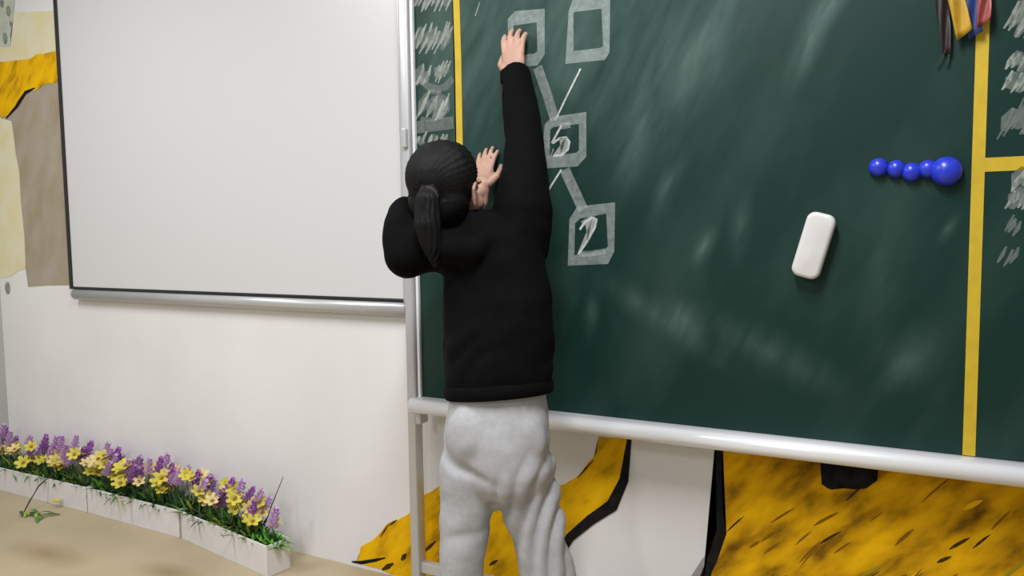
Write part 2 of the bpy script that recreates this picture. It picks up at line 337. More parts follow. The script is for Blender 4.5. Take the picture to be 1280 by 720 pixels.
for pts in ([(600, 3), (597, 12), (594, 20)], [(692, 186), (688, 198), (684, 210)]):
    ribbon_y('chalk_tick', bpath(pts), .005, YB, T, M_chalk, cb)

# ---------------------------------------------------------------- ribbons hanging at the top of the board
rb = tag(empty('hanging_ribbons', (.10, YB, 2.3)), 'bunch of coloured ribbons hanging at the top right of the chalkboard', 'ribbon')
def hang(name, pts, wd, Y, col, label, amp=.006, taper=None, cut=0.):
    """cloth strip with a soft S-curve through its width"""
    bm = bmesh.new(); N = 18; K = 6; P = [Vector((*bp(*p), 0)) for p in pts]; grid = []
    P = [Vector((v.x, v.y)) for v in P]
    for i in range(N + 1):
        t = i / N * (len(P) - 1); k = min(int(t), len(P) - 2); c_ = P[k].lerp(P[k + 1], t - k); row = []
        wdi = wd * (1 if not taper else 1 + (taper - 1) * i / N)
        for j in range(K + 1):
            s = j / K - .5
            row.append(bm.verts.new((c_.x + s * wdi, Y + amp * math.sin(s * 6 + i * .5), c_.y + (cut * s * wdi if i == N else cut * s * wdi * (i / N) ** 6))))
        grid.append(row)
    for i in range(N):
        for j in range(K): bm.faces.new((grid[i][j], grid[i][j + 1], grid[i + 1][j + 1], grid[i + 1][j]))
    m_ = mat('ribbon_' + name, col, .45, var=tuple(c_ * .75 for c_ in col), scale=30)
    o = from_bm(name, bm, m_, rb, True); so = o.modifiers.new('thick', 'SOLIDIFY'); so.thickness = .0015; return tag(o, label)
topz = lambda x: (x, -210)
hang('dark_ribbon', [(1172, -210), (1176, -60), (1179, 20), (1184, 68)], .050, YB - .012, (.028, .017, .018), 'dark brown ribbon', .005, .35)
hang('yellow_ribbon', [(1184, -210), (1190, -60), (1194, 0), (1205, 47)], .044, YB - .03, (.52, .30, .015), 'yellow ribbon with slanted end', .005, .72, .75)
hang('blue_ribbon', [(1208, -210), (1212, -60), (1214, 0), (1219, 46)], .036, YB - .02, (.025, .055, .22), 'blue ribbon', .004, .8, .5)
hang('red_ribbon', [(1228, -210), (1229, -60), (1229, 0), (1229, 33)], .034, YB - .03, (.33, .065, .055), 'red ribbon', .006, .8, .7)
ribbon_y('tassel_thread', bpath([(1182, 62), (1178, 72), (1170, 84)]), .003, YB - .01, .002, mat('ribbon_dark_ribbon', (.05, .03, .03)), rb)
ribbon_y('tassel_thread', bpath([(1186, 62), (1186, 72), (1183, 82)]), .004, YB - .01, .002, mat('ribbon_dark_ribbon', (.05, .03, .03)), rb)
# rod the ribbons hang from
box('hanger', (-.02, YB - .04, 2.395), (.20, YB - .004, 2.407), M_alu, rb, .002)

# ---------------------------------------------------------------- blue round magnets
M_blue = mat('blue_plastic', (.022, .045, .62), .3, var=(.018, .035, .5), scale=40)
M_steel = mat('magnet_steel', (.4, .4, .42), .4, .9)
def lathe(prof, seg=24):
    bm = bmesh.new(); rings = []
    for r_, h in prof:
        if r_ < 1e-6: rings.append([bm.verts.new((0, 0, h))]); continue
        rings.append([bm.verts.new((math.cos(2 * math.pi * k / seg) * r_, math.sin(2 * math.pi * k / seg) * r_, h)) for k in range(seg)])
    for a, b in zip(rings, rings[1:]):
        for k in range(seg):
            k2 = (k + 1) % seg
            if len(a) == 1: bm.faces.new((a[0], b[k], b[k2]))
            elif len(b) == 1: bm.faces.new((a[k], b[0], a[k2]))
            else: bm.faces.new((a[k], b[k], b[k2], a[k2]))
    return bm
ranks = ['leftmost small blue round magnet in the row on the chalkboard', 'second blue magnet from the left in the row on the chalkboard', 'third blue magnet, hanging lowest in the middle of the row', 'fourth blue magnet, tucked against the largest one', 'largest blue round magnet, nearest the yellow line']
for i, (px, py, rpx) in enumerate([(1098, 209, 11.5), (1120, 211, 11), (1139.5, 215, 11.5), (1160, 211, 11), (1183, 214, 17.5)]):
    c = pl(px, py, YB - .012); r_ = rpx * .00208
    o = tag(empty('magnet', (c[0], YB, c[2])), ranks[i], 'magnet', 'blue magnets on the chalkboard')
    prof = [(0, 0), (r_ * .93, 0), (r_ * 1.0, r_ * .12), (r_ * 1.0, r_ * .32), (r_ * .93, r_ * .62), (r_ * .75, r_ * .88), (r_ * .48, r_ * 1.06), (r_ * .2, r_ * 1.14), (0, r_ * 1.16)]
    for nm, pf, mm_ in (('plastic_cap', prof, M_blue), ('steel_disc', [(0, -.0002), (r_ * .8, -.0002), (r_ * .8, .0025), (0, .0025)], M_steel)):
        bm = lathe(pf)
        bmesh.ops.rotate(bm, verts=bm.verts[:], cent=(0, 0, 0), matrix=Matrix.Rotation(math.pi / 2, 3, 'X'))
        bmesh.ops.translate(bm, verts=bm.verts[:], vec=(c[0], YB - .0005, c[2]))
        from_bm(nm, bm, mm_, o, True)

# ---------------------------------------------------------------- white board eraser
c = pl(1017, 307, YB - .03)
er = tag(empty('board_eraser', (c[0], YB, c[2])), 'white rounded eraser stuck slanting on the chalkboard', 'eraser')
def er_part(nm, hw, hl, y0, y1, bev, m_, seg=5):
    bm = box_bm((-hw, y1, -hl), (hw, y0, hl), 0)
    ed = [e for e in bm.edges if abs(e.verts[0].co.y - e.verts[1].co.y) > 1e-4]
    bmesh.ops.bevel(bm, geom=ed, offset=hw * .62, segments=6, affect='EDGES', profile=.5)
    if bev:
        ed = [e for e in bm.edges if abs(e.verts[0].co.y - y1) < 1e-5 and abs(e.verts[1].co.y - y1) < 1e-5]
        bmesh.ops.bevel(bm, geom=ed, offset=bev, segments=4, affect='EDGES', profile=.5)
    bmesh.ops.rotate(bm, verts=bm.verts[:], cent=(0, 0, 0), matrix=Matrix.Rotation(.27, 3, 'Y'))
    bmesh.ops.translate(bm, verts=bm.verts[:], vec=(c[0], YB, c[2]))
    return from_bm(nm, bm, m_, er, True)
er_part('grip', .037, .089, -.016, -.047, .011, mat('eraser_white', (.70, .69, .69), .5, var=(.62, .60, .60), scale=14))
er_part('felt_pad', .035, .087, -.0005, -.017, 0, mat('eraser_felt', (.05, .05, .055), .95, bump=.3, bscale=300))

# ---------------------------------------------------------------- flower boxes
M_box = mat('planter_white', (.76, .73, .73), .5, var=(.70, .67, .68), scale=10)
M_soil = mat('moss', (.03, .05, .015), .9, var=(.02, .03, .01), scale=30)
M_leaf = [mat('leaf_green', (.075, .20, .03), .6), mat('leaf_dark', (.03, .085, .025), .6), mat('leaf_bright', (.12, .42, .035), .55), mat('leaf_yellow_green', (.30, .36, .04), .6)]
M_pet = {'purple': mat('petal_purple', (.42, .16, .48), .6, var=(.30, .10, .38), scale=60), 'lilac': mat('petal_lilac', (.60, .40, .62), .6, var=(.5, .3, .54), scale=60), 'yellow': mat('petal_yellow', (.66, .56, .06), .6, var=(.52, .46, .06), scale=60), 'cream': mat('petal_cream', (.74, .60, .28), .6, var=(.66, .5, .2), scale=60), 'magenta': mat('petal_magenta', (.55, .10, .36), .6)}
M_eye = mat('flower_eye', (.30, .17, .02), .8); M_stem = mat('stem_green', (.05, .11, .03), .7); M_twig = mat('twig_dark', (.035, .03, .03), .7)
PH, PD, PT = .125, .105, .006
def planter(A, B, label):
    """trough whose front bottom edge runs from A to B"""
    A = Vector((A[0], A[1], 0)); B = Vector((B[0], B[1], 0)); u = (B - A).normalized(); n = Vector((-u.y, u.x, 0)); L = (B - A).length
    root = tag(empty('flower_box', tuple((A + B) / 2)), label, 'planter', 'white flower boxes along the wall')
    mx = Matrix(((u.x, n.x, 0, A.x), (u.y, n.y, 0, A.y), (0, 0, 1, 0), (0, 0, 0, 1)))
    def bb(nm, a, b, m_, bev=.002):
        bm = box_bm(a, b, bev); bmesh.ops.transform(bm, matrix=mx, verts=bm.verts[:]); return from_bm(nm, bm, m_, root)
    bb('front_panel', (0, 0, 0), (L, PT, PH), M_box); bb('back_panel', (0, PD - PT, 0), (L, PD, PH), M_box)
    bb('end_panel', (0, PT, 0), (PT, PD - PT, PH), M_box); bb('end_panel', (L - PT, PT, 0), (L, PD - PT, PH), M_box)
    bb('base_panel', (PT, PT, .001), (L - PT, PD - PT, .008), M_box)
    bb('moss', (PT, PT, .008), (L - PT, PD - PT, PH - .018), M_soil, .004)
    return mx, L
boxes = [planter((-4.29, -.118), (-3.50, -.112), 'white flower box furthest left, in the corner'),
         planter((-3.49, -.112), (-2.83, -.122), 'white flower box in the middle of the row of three'),
         planter((-2.815, -.122), (-2.188, -.232), 'white flower box nearest the chalkboard, its end turned out')]

def blossom_mesh(kind):
    """small open flower: ring of cupped petals on a short cone; 'spike' is a stack of tiny florets"""
    bm = bmesh.new()
    if kind == 'cup':
        for k in range(6):
            a = k * math.pi / 3; ca, sa = math.cos(a), math.sin(a); P = lambda r_, s, h: (ca * r_ - sa * s, sa * r_ + ca * s, h)
            vs = [bm.verts.new(P(*q)) for q in ((.002, 0, 0), (.012, -.008, .007), (.024, -.006, .013), (.027, 0, .013), (.024, .006, .013), (.012, .008, .007))]
            bm.faces.new(vs)
    else:
        for lv in range(7):
            h = lv * .009; r_ = .018 * (1 - lv / 10)
            for k in range(5):
                a = k * 1.2566 + lv * .6; ca, sa = math.cos(a), math.sin(a); P = lambda q, s, z: (ca * q - sa * s, sa * q + ca * s, z)
                vs = [bm.verts.new(P(*q)) for q in ((.001, 0, h), (r_ * .7, -.006, h + .006), (r_ * 1.25, 0, h + .012), (r_ * .7, .006, h + .006))]
                bm.faces.new(vs)
    me = bpy.data.meshes.new('blossom_' + kind); bm.to_mesh(me); bm.free(); return me
BASE = {k: blossom_mesh(k) for k in ('cup', 'spike')}
BL = {}
def blossom_me(kind, col):
    if (kind, col) not in BL:
        me = BASE[kind].copy(); me.materials.append(M_pet[col]); BL[(kind, col)] = me
    return BL[(kind, col)]
eye_bm = lathe([(0, 0), (.006, .001), (.006, .005), (.003, .008), (0, .009)], 8)
EYE = bpy.data.meshes.new('flower_eye'); eye_bm.to_mesh(EYE); eye_bm.free(); EYE.materials.append(M_eye)
def blade(bm, base, d, L, wd, bend, mi):
    side = d.cross(Vector((0, 0, 1)));  side = side.normalized() if side.length > 1e-3 else Vector((1, 0, 0)); pv = None
    for i in range(5):
        t = i / 4; c_ = base + d * (L * t) + Vector((0, 0, -bend * t * t * L)); ww = wd * math.sin(math.pi * (.18 + .8 * t)) if i < 4 else .0006
        cur = (bm.verts.new(c_ - side * ww), bm.verts.new(c_ + side * ww))
        if pv: f_ = bm.faces.new((pv[0], pv[1], cur[1], cur[0])); f_.material_index = mi
        pv = cur
def tube_bm(bm, pts, r_, mi=0, seg=5):
    pts = [Vector(p) for p in pts]; pr = None
    for i, p in enumerate(pts):
        d = (pts[min(i + 1, len(pts) - 1)] - pts[max(i - 1, 0)]).normalized(); s = d.orthogonal().normalized(); t = d.cross(s); rr_ = r_[i] if isinstance(r_, (list, tuple)) else r_
        cur = [bm.verts.new(p + (s * math.cos(2 * math.pi * k / seg) + t * math.sin(2 * math.pi * k / seg)) * rr_) for k in range(seg)]
        if pr:
            for k in range(seg): f_ = bm.faces.new((pr[k], pr[(k + 1) % seg], cur[(k + 1) % seg], cur[k])); f_.material_index = mi
        pr = cur
def bush(base, label, seed, flowers, tall=.16, bright=False, spread=.085):
    r_ = random.Random(seed)
    root = tag(empty('flower_bush', tuple(base)), label, 'flowers', 'artificial flowers in the white boxes')
    bm = bmesh.new()
    for k in range(110):
        a = r_.uniform(0, 6.283); e = r_.uniform(.15, 1.35); d = Vector((math.cos(a) * math.cos(e), math.sin(a) * math.cos(e) * .6, math.sin(e)))
        d.x += .18; d.normalize()
        mi = r_.choice([0, 0, 1, 1, 1, 3]) if not bright else r_.choice([0, 2, 2, 2, 1])
        p0 = base + Vector((r_.uniform(-spread, spread) * .8, r_.uniform(-.03, .03), 0))
        blade(bm, p0, d, r_.uniform(.06, .12) * (tall / .15), r_.uniform(.004, .009), r_.uniform(.05, .5), mi)
    me = bpy.data.meshes.new('foliage'); bmesh.ops.recalc_face_normals(bm, faces=bm.faces[:]); bm.to_mesh(me); bm.free()
    for m_ in M_leaf: me.materials.append(m_)
    fo = link('foliage', me, None, root)
    for kind, col in flowers:
        p0 = base + Vector((r_.uniform(-spread, spread) * .6, r_.uniform(-.02, .02), 0))
        h = tall * (r_.uniform(.55, 1.08) if kind == 'spike' else r_.uniform(.45, 1.12))
        p1 = base + Vector((r_.uniform(-spread, spread) + .012, r_.uniform(-.055, .02), h))
        bm = bmesh.new(); tube_bm(bm, [p0, (p0 + p1) / 2 + Vector((0, 0, .01)), p1], .0017)
        st = from_bm('stem', bm, M_stem, root)
        fw = bpy.data.objects.new('blossom', blossom_me(kind, col)); COL.objects.link(fw); fw.parent = root
        s = r_.uniform(1.0, 1.45); tilt = Matrix.Rotation(r_.uniform(.25, .75), 4, 'Y') @ Matrix.Rotation(r_.uniform(.2, .8) if kind == 'cup' else 0, 4, 'X')
        fw.matrix_parent_inverse = Matrix.Translation(root.location).inverted()
        fw.matrix_basis = Matrix.Translation(p1) @ tilt @ Matrix.Rotation(r_.uniform(0, 6), 4, 'Z') @ Matrix.Scale(s, 4)
        if kind == 'cup':
            ey = bpy.data.objects.new('flower_eye', EYE); COL.objects.link(ey); ey.parent = fw
    return root
FL = [('spike', 'purple'), ('spike', 'lilac'), ('spike', 'purple'), ('spike', 'lilac'), ('cup', 'yellow'), ('cup', 'yellow'), ('cup', 'yellow'), ('cup', 'cream'), ('cup', 'cream'), ('cup', 'yellow'), ('spike', 'lilac')]
ords = ['first', 'second', 'third', 'fourth', 'fifth', 'sixth']
bn = ['left corner box', 'middle box', 'box nearest the chalkboard']
nb = [5, 5, 5]
for bi, (mx, L) in enumerate(boxes):
    for k in range(nb[bi]):
        p = mx @ Vector(((k + .5) / nb[bi] * L, PD * .5, PH - .02)); last = bi == 2 and k == nb[bi] - 1
        rr_ = random.Random(bi * 10 + k); fls = list(FL); rr_.shuffle(fls); fls = fls[:rr_.choice([9, 10, 11])]
        if last: fls = [('cup', 'yellow'), ('cup', 'yellow'), ('spike', 'lilac')]
        lab = 'bright green leafy tuft at the right end of the flower boxes' if last else 'purple and yellow flower clump, %s from the left in the %s' % (ords[k], bn[bi])
        bush(p, lab, 100 + bi * 10 + k, fls, tall=(.15 if not last else .10) * rr_.uniform(.92, 1.12), bright=last, spread=L / nb[bi] * .62)
# dark bare twig leaning out of the right box, and a sprig that has slipped out on to the floor
bm = bmesh.new(); tw = boxes[2][0] @ Vector((boxes[2][1] - .12, .05, PH - .02)); e = at(354, 596, 3.12)
tube_bm(bm, [tw, tw.lerp(Vector(e), .5) + Vector((0, 0, .01)), Vector(e)], [.003, .0025, .0015]); tag(from_bm('twig', bm, M_twig), 'thin dark twig leaning out of the flowers at the right end', 'twig')
sp0 = Vector(fl(66, 592, PH + .02)); sp1 = Vector(fl(30, 640, .008))
sg = tag(empty('fallen_sprig', tuple(sp1)), 'dark sprig with small leaves hanging over the flower box to the floor', 'sprig')
bm = bmesh.new(); tube_bm(bm, [sp0, sp0.lerp(sp1, .35) + Vector((0, -.02, .01)), sp0.lerp(sp1, .7) + Vector((0, -.015, 0)), sp1], [.003, .004, .004, .003]); from_bm('stem', bm, M_twig, sg)
rs = random.Random(5); bm = bmesh.new()
for k in range(14):
    b0 = sp1 + Vector((rs.uniform(-.02, .16), rs.uniform(-.02, .03), .006)); blade(bm, b0, Vector((rs.uniform(.2, 1), rs.uniform(-.6, .6), rs.uniform(.05, .5))).normalized(), rs.uniform(.05, .09), .008, .5, rs.choice([0, 1, 3]))
me = bpy.data.meshes.new('leaves'); bm.to_mesh(me); bm.free()
for m_ in M_leaf: me.materials.append(m_)
link('leaves', me, None, sg)
fw = bpy.data.objects.new('blossom', blossom_me('cup', 'yellow')); COL.objects.link(fw); fw.parent = sg; fw.matrix_parent_inverse = Matrix.Translation(sg.location).inverted(); fw.location = Vector(fl(70, 628, .03))

# ---------------------------------------------------------------- the pupil
class Acc:
    def __init__(self): self.V = []; self.F = []; self.n = 0
    def add(self, V, F): self.V.append(np.asarray(V, float)); self.F += [tuple(i + self.n for i in f_) for f_ in F]; self.n += len(V)
    def mesh(self, name='tmp'):
        me = bpy.data.meshes.new(name); me.from_pydata(np.concatenate(self.V).tolist(), [], self.F); me.update(); return me
_US = {}
def unit_sphere(seg):
    if seg not in _US:
        rows = seg // 2 + 1; V = [(0, 0, 1)]; F = []
        for i in range(1, rows):
            t = math.pi * i / rows
            V += [(math.sin(t) * math.cos(2 * math.pi * k / seg), math.sin(t) * math.sin(2 * math.pi * k / seg), math.cos(t)) for k in range(seg)]
        V.append((0, 0, -1)); L = len(V) - 1; idx = lambda i, k: 1 + (i - 1) * seg + k % seg
        for k in range(seg):
            F.append((0, idx(1, k), idx(1, k + 1))); F.append((L, idx(rows - 1, k + 1), idx(rows - 1, k)))
            for i in range(1, rows - 1): F.append((idx(i, k), idx(i + 1, k), idx(i + 1, k + 1), idx(i, k + 1)))
        _US[seg] = (np.array(V), F)
    return _US[seg]
def add_sphere(ac, c, r, seg=16, axes=None):
    V, F = unit_sphere(seg); V = V * np.array(r if hasattr(r, '__len__') else (r, r, r))
    if axes is not None: V = V @ np.array(axes)[:3, :3].T
    ac.add(V + np.array(c), F)
def add_chain(ac, pts, rad, seg=14):
    """tapered limb through joints: overlapping spheres are fused by the voxel remesh"""
    for i in range(len(pts) - 1):
        a, b = Vector(pts[i]), Vector(pts[i + 1]); L = (b - a).length; n = max(2, int(L / (min(rad[i], rad[i + 1]) * .3)))
        for k in range(n + 1):
            t = k / n; add_sphere(ac, a.lerp(b, t), rad[i] + (rad[i + 1] - rad[i]) * t, seg)
def loft(ac, rings, seg=28):
    """rings: (centre, side vector, front vector) -> closed elliptical tube"""
    V = []; F = []; R = len(rings)
    for c_, s, f_ in rings:
        c_, s, f_ = Vector(c_), Vector(s), Vector(f_)
        V += [tuple(c_ + s * math.cos(2 * math.pi * k / seg) + f_ * math.sin(2 * math.pi * k / seg)) for k in range(seg)]
    for i in range(R - 1):
        for k in range(seg): F.append((i * seg + k, i * seg + (k + 1) % seg, (i + 1) * seg + (k + 1) % seg, (i + 1) * seg + k))
    F.append(tuple(range(seg))[::-1]); F.append(tuple((R - 1) * seg + k for k in range(seg)))
    # rings run downwards or upwards: make the winding outward
    if (Vector(rings[-1][0]) - Vector(rings[0][0])).dot(Vector(rings[0][1]).cross(Vector(rings[0][2]))) < 0: F = [f_[::-1] for f_ in F]
    ac.add(V, F)
def fuse(ac, voxel, smooth=6, fac=.5):
    """voxel-remesh overlapping pieces into one continuous surface and relax it"""
    me = ac.mesh()
    o = bpy.data.objects.new('tmp', me); COL.objects.link(o)
    r_ = o.modifiers.new('r', 'REMESH'); r_.mode = 'VOXEL'; r_.voxel_size = voxel; r_.adaptivity = 0
    s_ = o.modifiers.new('s', 'SMOOTH'); s_.iterations = smooth; s_.factor = fac
    dg = bpy.context.evaluated_depsgraph_get(); dg.update()
    out = bpy.data.meshes.new_from_object(o.evaluated_get(dg)); bpy.data.objects.remove(o); bpy.data.meshes.remove(me)
    out.materials.clear(); return out
def displace(me, fn):
    n = len(me.vertices); co = np.empty(n * 3); me.vertices.foreach_get('co', co); co = co.reshape(-1, 3)
    no = np.empty(n * 3); me.vertex_normals.foreach_get('vector', no); no = no.reshape(-1, 3)
    d = np.array([fn(Vector(c_), Vector(v)) for c_, v in zip(co, no)])
    me.vertices.foreach_set('co', (co + no * d[:, None]).ravel()); me.update()

M_skin = mat('skin', (.52, .315, .235), .55, var=(.47, .27, .20), scale=18, bump=.08, bscale=120)
M_hood = mat('black_fleece', (.0034, .0034, .0038), .9, var=(.0026, .0026, .003), scale=30, bump=.25, bscale=250, spec=.08)
M_pants = mat('grey_jersey', (.43, .43, .445), .9, var=(.385, .385, .40), scale=60, bump=.2, bscale=350, spec=.2)
M_hair = mat('black_hair', (.003, .003, .0035), .6, var=(.005, .0045, .005), scale=40, stretch=((0, 0, 0), (.17, .17, 1.6)), bump=.35, bscale=60, spec=.22)
X = Vector((1, 0, 0)); Yv = Vector((0, 1, 0)); Z = Vector((0, 0, 1))
A = lambda x, y, d: Vector(at(x, y, d))
hip = A(618, 545, 2.17)
person = tag(empty('person', (hip.x, hip.y, 0)), 'person in black hoodie and grey sweatpants writing high on the chalkboard, back turned', 'person')
# joints ---------------------------------------------------------------
chest = A(615, 345, 2.19); neck = A(578, 285, 2.21); head = A(562, 238, 2.21)
shR = A(652, 268, 2.19); elR = A(655, 172, 2.28); wrR = A(643, 97, 2.385)
shL = A(556, 295, 2.20); elL = A(503, 322, 2.16); wrL = Vector(pl(603, 238, YB - .047))
hipL = A(583, 560, 2.19); hipR = A(656, 560, 2.17)
knL = A(583, 690, 2.17); knR = A(682, 690, 2.14)
fL = Vector((hipL.x - .01, hipL.y + .02, 0)); fR = Vector((hipR.x + .06, hipR.y - .06, 0))
anL = fL + Z * .085; anR = fR + Z * .085
# facing: to the board, the head turned a little left of the camera's line so that the right ear shows
FD = Vector((.12, .98, .06)).normalized(); SD = FD.cross(Z).normalized()          # SD points to the person's right
HF = Vector((.06, .96, .16)).normalized(); HS = HF.cross(Z).normalized(); HU = HS.cross(HF).normalized()
Hm = Matrix(((HS.x, HF.x, HU.x, 0), (HS.y, HF.y, HU.y, 0), (HS.z, HF.z, HU.z, 0), (0, 0, 0, 1)))
HK = 1.15
hp = lambda s, f_, u: head + (HS * s + HF * f_ + HU * u) * HK
hr = lambda *r_: tuple(v * HK for v in r_)
# ---- body: one continuous skin
bm = Acc()
add_sphere(bm, hp(0, -.012, .028), hr(.073, .088, .082), 24, Hm)                   # skull
add_sphere(bm, hp(0, .030, -.045), hr(.056, .056, .070), 20, Hm)                   # face and jaw
add_sphere(bm, hp(0, .050, -.092), hr(.026, .024, .022), 14, Hm)                   # chin
for s in (-1, 1):
    add_sphere(bm, hp(s * .040, .050, -.040), hr(.024, .024, .026), 12, Hm)        # cheeks
    add_sphere(bm, hp(s * .030, .070, .012), hr(.024, .012, .010), 12, Hm)         # brow
    ea = Hm @ Matrix.Rotation(s * .45, 4, 'Z') @ Matrix.Rotation(-.15, 4, 'X')
    add_sphere(bm, hp(s * .083, -.012, -.016), hr(.007, .021, .031), 16, ea)       # ears: blade, rim and lobe
    add_chain(bm, [hp(s * .080, .008, .004), hp(s * .088, -.012, .016), hp(s * .094, -.030, .004), hp(s * .091, -.026, -.024), hp(s * .082, -.006, -.046)], [.0055, .0055, .0055, .005, .007], 10)
add_chain(bm, [hp(0, .078, .004), hp(0, .096, -.032)], [.008, .013])                # nose
add_sphere(bm, hp(0, .082, -.064), hr(.020, .010, .007), 12, Hm); add_sphere(bm, hp(0, .079, -.074), hr(.017, .010, .007), 12, Hm)   # lips
add_chain(bm, [hp(0, -.025, -.05), neck - Z * .03], [.048, .052])
add_chain(bm, [neck - Z * .05, chest, hip + Z * .10, hip], [.06, .085, .075, .07])
add_chain(bm, [neck - Z * .06, shR], [.05, .045]); add_chain(bm, [neck - Z * .06, shL], [.05, .045])
add_chain(bm, [shR, elR, wrR], [.042, .034, .026]); add_chain(bm, [shL, A(510, 318, 2.16), A(506, 272, 2.24), A(555, 268, 2.39), wrL], [.042, .034, .030, .028, .024])
add_chain(bm, [hip, hipL, knL, anL], [.07, .055, .042, .034]); add_chain(bm, [hip, hipR, knR, anR], [.07, .055, .042, .034])
for f0, an in ((fL, anL), (fR, anR)): add_chain(bm, [an, f0 + Z * .037 + FD * .13], [.032, .022])
def hand(bm, wr, d, palm_n, side, curl, K=1.0):
    """palm, four unequal bent fingers and a thumb; d: wrist->knuckles, palm_n: towards what is touched, side: thumb side"""
    d = d.normalized(); side = (side - d * side.dot(d)).normalized(); n = d.cross(side).normalized()
    if n.dot(palm_n) < 0: n = -n
    ax = Matrix(((side.x, d.x, n.x, 0), (side.y, d.y, n.y, 0), (side.z, d.z, n.z, 0), (0, 0, 0, 1))); k_ = lambda *v: tuple(q * K for q in v)
    add_sphere(bm, wr + d * .050 * K, k_(.036, .050, .017), 18, ax); add_sphere(bm, wr + d * .072 * K, k_(.038, .024, .014), 16, ax); add_chain(bm, [wr - d * .04, wr + d * .02], [.024 * K, .025 * K])
    tips = []
    for i, (o, l) in enumerate(((.028, .066), (.0095, .076), (-.0095, .071), (-.028, .056))):
        k = wr + (d * (.088 - .004 * abs(i - 1.2)) + side * o) * K; dd = (d + side * o * 4.5).normalized(); q = [k]
        for j, fr in enumerate((.45, .30, .25)):
            ang = curl * (j + .5); q.append(q[-1] + (dd * math.cos(ang) + n * math.sin(ang)) * l * fr * K)
        add_chain(bm, q, k_(.0092, .0086, .008, .007), 10); tips.append(q)
    t0 = wr + (d * .028 + side * .026) * K; t1 = t0 + (d * .75 + side * .60 + n * .35).normalized() * .034 * K; t2 = t1 + (d * .9 + side * .05 + n * .55).normalized() * .030 * K; t3 = t2 + (d * .85 - side * .2 + n * .6).normalized() * .024 * K
    add_chain(bm, [t0, t1, t2, t3], k_(.015, .012, .0105, .0085), 10)
    return tips, t3
dR = Vector(pl(640, 40, YB - .045)) - wrR
tipsR, thR = hand(bm, wrR, dR, Yv, -X, .30, 1.1)
dL = Vector((.06, .12, .95))
tipsL, thL = hand(bm, wrL, dL, Yv, X, .22, .92)
body = link('body', fuse(bm, .0045, 2), M_skin, person, True)
# ---- eyes sit in the face
for s in (-1, 1):
    bm = Acc(); add_sphere(bm, hp(s * .030, .066, -.006), hr(.012, .007, .007), 12, Hm); link('eye', bm.mesh('eye'), mat('eye_white', (.7, .7, .68), .3), person, True)
    bm = Acc(); add_sphere(bm, hp(s * .030, .0715, -.006), hr(.005, .003, .005), 10, Hm); link('iris', bm.mesh('iris'), mat('eye_dark', (.02, .012, .008), .2), person, True)
# ---- hair: cap with ponytail
def hairfold(c_, n_):
    q = c_ - head; a = math.atan2(q.dot(HS), q.dot(HU)); return .0012 * math.sin(a * 46 + 3 * mnoise.noise(c_ * 14)) + .004 * mnoise.noise(Vector((c_.x * 30, c_.y * 30, c_.z * 9)))
bm = Acc()
add_sphere(bm, hp(0, -.024, .036), hr(.090, .098, .092), 28, Hm)
add_sphere(bm, hp(-.004, -.048, -.020), hr(.084, .066, .074), 22, Hm)
add_sphere(bm, hp(0, -.035, -.065), hr(.062, .052, .05), 22, Hm)
add_chain(bm, [hp(-.074, -.012, .0), hp(-.078, -.020, -.05)], [.026, .018])
me = fuse(bm, .006, 5)
displace(me, hairfold)
# hairline: the cap is drawn back from the forehead, temples and ears
for v in me.vertices:
    q = v.co - head; s, f_, u = q.dot(HS) / HK, q.dot(HF) / HK, q.dot(HU) / HK
    lim = -.005 + max(0., u - .02) * 1.5
    if f_ > lim: v.co -= HF * (f_ - lim) * HK * .9
me.update(); link('hair', me, M_hair, person, True)
pt0 = hp(.022, -.112, .004)
bm = Acc(); add_sphere(bm, pt0, (.034, .028, .03), 16, Hm)
tail = [pt0, pt0 + Vector((.008, -.026, -.02)), pt0 + Vector((.012, -.030, -.08)), pt0 + Vector((.018, -.022, -.14)), pt0 + Vector((.022, -.010, -.19))]
add_chain(bm, tail, [.026, .032, .036, .028, .010])
me = fuse(bm, .005, 3)
displace(me, lambda c_, n_: .0025 * math.sin(math.atan2(c_.x - tail[2].x, c_.y - tail[2].y) * 11 + 2 * mnoise.noise(c_ * 20)) + .003 * mnoise.noise(Vector((c_.x * 60, c_.y * 60, c_.z * 8))))
link('ponytail', me, M_hair, person, True)
bm = Acc(); rgt = []
for k in range(24):
    a = 2 * math.pi * k / 24; rgt.append(pt0 + Vector((.004, -.012, -.008)) + HS * math.cos(a) * .029 + Vector((0, -.3, .95)) * math.sin(a) * .026)
add_chain(bm, rgt + [rgt[0]], [.006] * 25, 8); link('hair_tie', fuse(bm, .003, 1), mat('hair_tie_cloth', (.03, .015, .018), .8), person, True)
# ---- hoodie
def ellp(c_, hw, hd, tilt=0.): return (c_, SD * hw + Z * tilt * hw, FD * hd)
bm = Acc()
loft(bm, [ellp(A(622, 486, 2.17), .160, .118, .14), ellp(A(623, 462, 2.17), .172, .128, .10), ellp(A(623, 420, 2.175), .172, .128, .04), ellp(A(621, 370, 2.185), .170, .124), ellp(A(616, 320, 2.195), .162, .114),
          ellp(A(610, 288, 2.20), .142, .097), ellp(A(602, 270, 2.21), .100, .077), ellp(A(590, 262, 2.22), .062, .062)])
add_chain(bm, [A(645, 305, 2.19), shR, A(656, 215, 2.23), elR, A(649, 125, 2.345), A(645, 97, 2.38)], [.098, .088, .070, .060, .053, .049], 18)
add_chain(bm, [A(575, 312, 2.20), A(545, 305, 2.19), A(522, 312, 2.17), A(510, 318, 2.16)], [.085, .080, .074, .068], 18)
add_chain(bm, [A(510, 318, 2.16), A(503, 290, 2.19), A(506, 268, 2.25), A(540, 268, 2.36), A(572, 262, 2.42)], [.068, .058, .053, .044, .036], 18)
